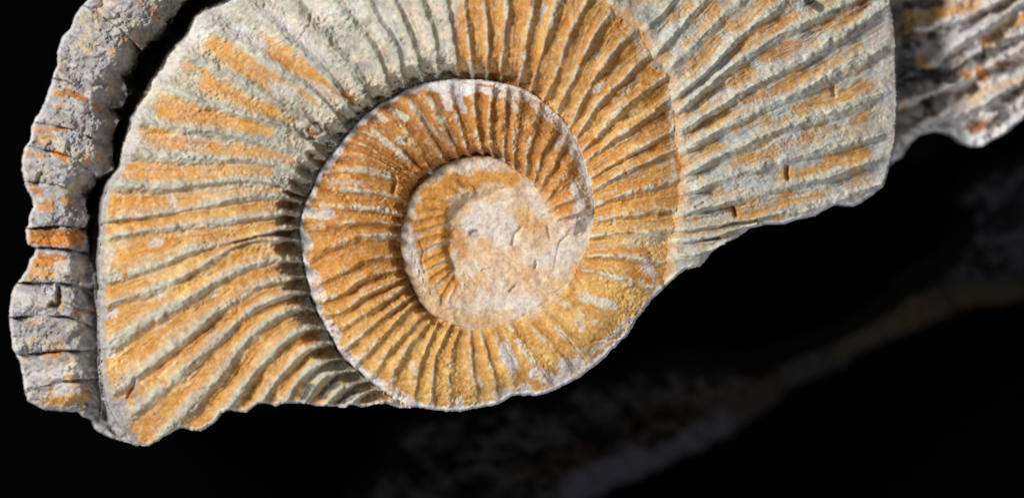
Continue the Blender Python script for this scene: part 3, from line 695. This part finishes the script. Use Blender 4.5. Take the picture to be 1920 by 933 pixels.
def stone_material(name, rough, grain):
    m = bpy.data.materials.new(name)
    m.use_nodes = True
    nt = m.node_tree
    bs = nt.nodes["Principled BSDF"]
    bs.inputs["Roughness"].default_value = rough
    bs.inputs["Specular IOR Level"].default_value = 0.28
    at = nt.nodes.new("ShaderNodeAttribute")
    at.attribute_name = "pigment"
    tc = nt.nodes.new("ShaderNodeTexCoord")
    n1 = nt.nodes.new("ShaderNodeTexNoise")
    n1.inputs["Scale"].default_value = 2600
    n1.inputs["Detail"].default_value = 4
    n2 = nt.nodes.new("ShaderNodeTexNoise")
    n2.inputs["Scale"].default_value = 5200
    n2.inputs["Detail"].default_value = 2
    rp = nt.nodes.new("ShaderNodeMapRange")
    rp.inputs[1].default_value = 0.3
    rp.inputs[2].default_value = 0.7
    rp.inputs[3].default_value = 0.86
    rp.inputs[4].default_value = 1.12
    mx = nt.nodes.new("ShaderNodeMix")
    mx.data_type = 'RGBA'
    mx.blend_type = 'MULTIPLY'
    mx.inputs[0].default_value = 1.0
    bp = nt.nodes.new("ShaderNodeBump")
    bp.inputs["Strength"].default_value = grain
    bp.inputs["Distance"].default_value = 0.00012
    nt.links.new(tc.outputs["Object"], n1.inputs["Vector"])
    nt.links.new(tc.outputs["Object"], n2.inputs["Vector"])
    rg = nt.nodes.new("ShaderNodeMapRange")
    rg.inputs[1].default_value = 0.35
    rg.inputs[2].default_value = 0.65
    rg.inputs[3].default_value = rough - 0.3
    rg.inputs[4].default_value = rough + 0.1
    nt.links.new(n2.outputs["Fac"], rg.inputs[0])
    nt.links.new(rg.outputs[0], bs.inputs["Roughness"])
    nt.links.new(n1.outputs["Fac"], rp.inputs[0])
    nt.links.new(at.outputs["Color"], mx.inputs[6])
    nt.links.new(rp.outputs[0], mx.inputs[7])
    nt.links.new(mx.outputs[2], bs.inputs["Base Color"])
    nt.links.new(n2.outputs["Fac"], bp.inputs["Height"])
    nt.links.new(bp.outputs["Normal"], bs.inputs["Normal"])
    return m


MAT_SHELL = stone_material("limestone_shell", 0.82, 0.8)
MAT_ROCK = stone_material("dull_rock", 0.9, 0.8)


def mesh_object(name, verts, faces, cols, mat, parent=None, normals=None):
    me = bpy.data.meshes.new(name)
    nv, nf = len(verts), len(faces)
    me.vertices.add(nv)
    me.vertices.foreach_set("co", np.ascontiguousarray(verts, np.float32).ravel())
    me.loops.add(nf * 4)
    me.loops.foreach_set("vertex_index", np.ascontiguousarray(faces, np.int32).ravel())
    me.polygons.add(nf)
    me.polygons.foreach_set("loop_start", np.arange(0, nf * 4, 4, dtype=np.int32))
    me.update(calc_edges=True)
    me.polygons.foreach_set("use_smooth", np.ones(nf, bool))
    if cols is not None:
        a = me.color_attributes.new("pigment", 'FLOAT_COLOR', 'POINT')
        c4 = np.ones((nv, 4), np.float32)
        c4[:, :3] = cols
        a.data.foreach_set("color", c4.ravel())
    if normals is not None:
        me.normals_split_custom_set_from_vertices(np.ascontiguousarray(normals, np.float32))
    me.materials.append(mat)
    o = bpy.data.objects.new(name, me)
    scene.collection.objects.link(o)
    if parent is not None:
        o.parent = parent
    return o


def from_quads(name, sel, mat, parent):
    q = quads[sel]
    u_, inv = np.unique(q.ravel(), return_inverse=True)
    return mesh_object(name, Pf[u_], inv.reshape(-1, 4), Cf[u_], mat, parent, Nf[u_])


fossil = bpy.data.objects.new("ammonite_fossil", None)
scene.collection.objects.link(fossil)
fossil.empty_display_size = 0.02
fossil["label"] = "ribbed spiral ammonite fossil in orange and pale grey limestone, broken along its lower edge"
fossil["category"] = "fossil"

WHORLS = [(0, "umbilicus", "pale pinkish centre of the spiral with a few fine orange ribs"),
          (1, "inner_whorl", "rust orange whorl with fine close ribs round the centre"),
          (2, "middle_whorl", "wide orange and grey whorl with coarse ribs"),
          (3, "outer_whorl", "pale grey whorl with orange stained furrows"),
          (4, "venter", "lumpy lavender grey back of the shell beside the dark cleft"),
          (6, "far_whorl", "white and dark mottled whorl running out of focus")]
parts = {}
for k, nm, lab in WHORLS:
    sel = q_solid & (q_reg == k) & (q_rib < 0)
    if k == 4:
        sel = q_solid & (q_reg == 4)
    w = from_quads(nm, sel, MAT_SHELL, fossil)
    w["label"] = lab
    parts[k] = w
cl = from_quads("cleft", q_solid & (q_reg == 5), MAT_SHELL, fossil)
for r in range(n_rib):
    sel = q_solid & (q_rib == r)
    n = int(sel.sum())
    if n < 12:
        continue
    k = int(np.bincount(q_reg[sel]).argmax())
    sel &= (q_reg == k)
    from_quads("rib", sel, MAT_SHELL, parts[k])

# flank of the stone below its broken edge
qs = q_solid
verts_b, faces_b, cols_b = [], [], []
e_h = []   # boundary edges of the solid quads
pad = np.pad(qs, 1)
c = pad[1:-1, 1:-1]
for (di, dj, a, b) in ((-1, 0, 3, 0), (1, 0, 1, 2), (0, -1, 0, 1), (0, 1, 2, 3)):
    nb = pad[1 + di:pad.shape[0] - 1 + di, 1 + dj:pad.shape[1] - 1 + dj]
    m = c & ~nb
    q = quads[m]
    e_h.append(np.stack([q[:, a], q[:, b]], -1))
E = np.concatenate(e_h)
uv, inv = np.unique(E.ravel(), return_inverse=True)
E = inv.reshape(-1, 2)
sm = qs.astype(np.float32)
smp = np.pad(sm, ((0, 1), (0, 1)), mode='edge')
for _ in range(14):
    smp = (smp + np.roll(smp, 1, 0) + np.roll(smp, -1, 0) + np.roll(smp, 1, 1) + np.roll(smp, -1, 1)) / 5
ggy, ggx = np.gradient(smp)
gvx = ggx.ravel()[uv]
gvy = -ggy.ravel()[uv]
gl = np.hypot(gvx, gvy) + 1e-9
inx, iny = gvx / gl, gvy / gl
ROWS = 28
sxy = top_xy = Pf[uv][:, :2].astype(np.float64)
deg = np.bincount(E.ravel(), minlength=len(uv))[:, None]
for _ in range(60):
    acc = np.zeros_like(sxy)
    np.add.at(acc, E[:, 0], sxy[E[:, 1]])
    np.add.at(acc, E[:, 1], sxy[E[:, 0]])
    sxy = 0.5 * sxy + 0.5 * acc / deg
dnx = inx.copy()
dny = iny.copy()
for _ in range(40):
    acc = np.zeros((len(uv), 2))
    np.add.at(acc, E[:, 0], np.stack([dnx, dny], -1)[E[:, 1]])
    np.add.at(acc, E[:, 1], np.stack([dnx, dny], -1)[E[:, 0]])
    dnx = 0.5 * dnx + 0.5 * acc[:, 0] / deg[:, 0]
    dny = 0.5 * dny + 0.5 * acc[:, 1] / deg[:, 0]
base_z = -430.0
Lp = []
Lc = []
top = Pf[uv]
bx, by = CX + sxy[:, 0] / S, CY - sxy[:, 1] / S
for j in range(ROWS + 1):
    t = j / ROWS
    zt = top[:, 2] / S
    b_ = min(1.0, t * 7)
    ex = top[:, 0] + (sxy[:, 0] - top[:, 0]) * b_
    ey = top[:, 1] + (sxy[:, 1] - top[:, 1]) * b_
    z = zt + (base_z - zt) * t
    ins = 46 * t ** 1.3 + 9 * fbm(bx + 300 * t, by + 900 * t, 38, 3, 201) * min(1, t * 6) + 3 * fbm(bx + 500 * t, by - 700 * t, 11, 2, 211) * min(1, t * 8)
    ins = np.maximum(ins, 0)
    Lp.append(np.stack([ex + dnx * ins * S, ey + dny * ins * S, z * S], -1))
    nn = fbm(bx + 400 * t, by + 800 * t, 30, 3, 221)
    col = PIG['L'] * 0.8 + (PIG['G'] - PIG['L'] * 0.8) * sst(-0.3, 0.4, nn)[:, None]
    col = col + (PIG['O'] - col) * (sst(0.2, 0.5, fbm(bx - 300 * t, by + 500 * t, 45, 3, 231)) * 0.6)[:, None]
    if j == 0:
        col = Cf[uv]
    Lc.append(col)
nb_ = len(uv)
faces = []
for j in range(ROWS):
    faces.append(np.stack([E[:, 0] + j * nb_, E[:, 0] + (j + 1) * nb_, E[:, 1] + (j + 1) * nb_, E[:, 1] + j * nb_], -1))
fl = mesh_object("broken_flank", np.concatenate(Lp), np.concatenate(faces), np.concatenate(Lc), MAT_SHELL, fossil)

# ---------------------------------------------------------------- rock shape standing in for the fossil's blurred reflection, shade painted in
PIG['V'] = np.array((0.52, 0.50, 0.66), np.float32)
PIG['E'] = np.array((0.75, 0.36, 0.06), np.float32)
LEDGE = [(640, 985), (650, 900), (690, 850), (720, 760), (860, 730), (1000, 700), (1130, 660), (1250, 640), (1400, 652),
         (1530, 622), (1610, 578), (1690, 515), (1755, 470), (1785, 420), (1760, 365), (1800, 300), (1900, 255), (2120, 200),
         (2140, 500), (1920, 560), (1800, 582), (1700, 622), (1580, 690), (1490, 730), (1410, 785), (1330, 838), (1250, 880),
         (1150, 915), (1040, 975), (900, 1040), (680, 1060)]
STEP2 = 4.0
gx = np.arange(360, 2160, STEP2).astype(np.float32)
gy = np.arange(190, 1070, STEP2).astype(np.float32)
LX, LY = np.meshgrid(gx, gy)
LXw = LX + 14 * fbm(LX, LY, 70, 4, 301)
LYw = LY + 14 * fbm(LX, LY, 70, 4, 311)
l_in = inside(LXw, LYw, LEDGE)
l_d = dist_poly(LXw, LYw, LEDGE, closed=True)
lz = -640 + 150 * sst(0, 55, l_d) + 44 * fbm(LX, LY, 60, 4, 321, 0.65) + 14 * fbm(LX, LY, 18, 3, 331)
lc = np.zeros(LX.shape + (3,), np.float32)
lc[:] = PIG['L'] * 0.05  # pigments here are cut far down, so the colour itself carries the shade


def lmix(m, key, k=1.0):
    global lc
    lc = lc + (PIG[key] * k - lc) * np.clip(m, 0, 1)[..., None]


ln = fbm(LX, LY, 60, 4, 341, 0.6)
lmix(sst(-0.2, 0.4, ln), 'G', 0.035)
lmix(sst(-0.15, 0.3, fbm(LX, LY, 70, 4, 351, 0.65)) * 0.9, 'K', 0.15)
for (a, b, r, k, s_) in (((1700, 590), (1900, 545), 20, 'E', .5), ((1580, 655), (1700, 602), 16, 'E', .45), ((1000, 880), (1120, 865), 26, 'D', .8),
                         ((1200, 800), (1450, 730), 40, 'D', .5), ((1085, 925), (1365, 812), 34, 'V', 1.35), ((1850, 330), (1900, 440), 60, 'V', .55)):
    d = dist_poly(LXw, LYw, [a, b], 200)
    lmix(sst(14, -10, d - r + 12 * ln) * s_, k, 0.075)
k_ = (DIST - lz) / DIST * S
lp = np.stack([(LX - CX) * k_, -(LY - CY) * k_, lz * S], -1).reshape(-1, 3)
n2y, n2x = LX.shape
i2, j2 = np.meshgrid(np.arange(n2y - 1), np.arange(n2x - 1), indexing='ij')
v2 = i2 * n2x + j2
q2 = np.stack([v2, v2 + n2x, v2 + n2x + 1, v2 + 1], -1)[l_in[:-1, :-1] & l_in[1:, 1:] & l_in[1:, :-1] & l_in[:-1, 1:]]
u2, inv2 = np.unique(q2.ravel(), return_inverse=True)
rock = mesh_object("reflection_rock", lp[u2], inv2.reshape(-1, 4), lc.reshape(-1, 3)[u2], MAT_ROCK)
rock["label"] = "dim blurred grey and brown rock lying in shadow below the bright ammonite"
rock["category"] = "rock"

# ---------------------------------------------------------------- black table
mt = bpy.data.materials.new("black_acrylic")
mt.use_nodes = True
b_ = mt.node_tree.nodes["Principled BSDF"]
nz = mt.node_tree.nodes.new("ShaderNodeTexNoise")
nz.inputs["Scale"].default_value = 60
rr = mt.node_tree.nodes.new("ShaderNodeMapRange")
rr.inputs[3].default_value = 0.05
rr.inputs[4].default_value = 0.09
mt.node_tree.links.new(nz.outputs["Fac"], rr.inputs[0])
mt.node_tree.links.new(rr.outputs[0], b_.inputs["Roughness"])
b_.inputs["Base Color"].default_value = (0.0008, 0.0008, 0.0009, 1)
b_.inputs["Specular IOR Level"].default_value = 0.2
me = bpy.data.meshes.new("table")
h = 1.5
zt = -660 * S
me.from_pydata([(-h, -h, zt), (h, -h, zt), (h, h, zt), (-h, h, zt), (-h, -h, zt - .02), (h, -h, zt - .02), (h, h, zt - .02), (-h, h, zt - .02)], [],
               [(0, 1, 2, 3), (7, 6, 5, 4), (0, 4, 5, 1), (1, 5, 6, 2), (2, 6, 7, 3), (3, 7, 4, 0)])
me.materials.append(mt)
table = bpy.data.objects.new("table", me)
scene.collection.objects.link(table)
table["kind"] = "structure"
table["label"] = "plain black table under the fossil"
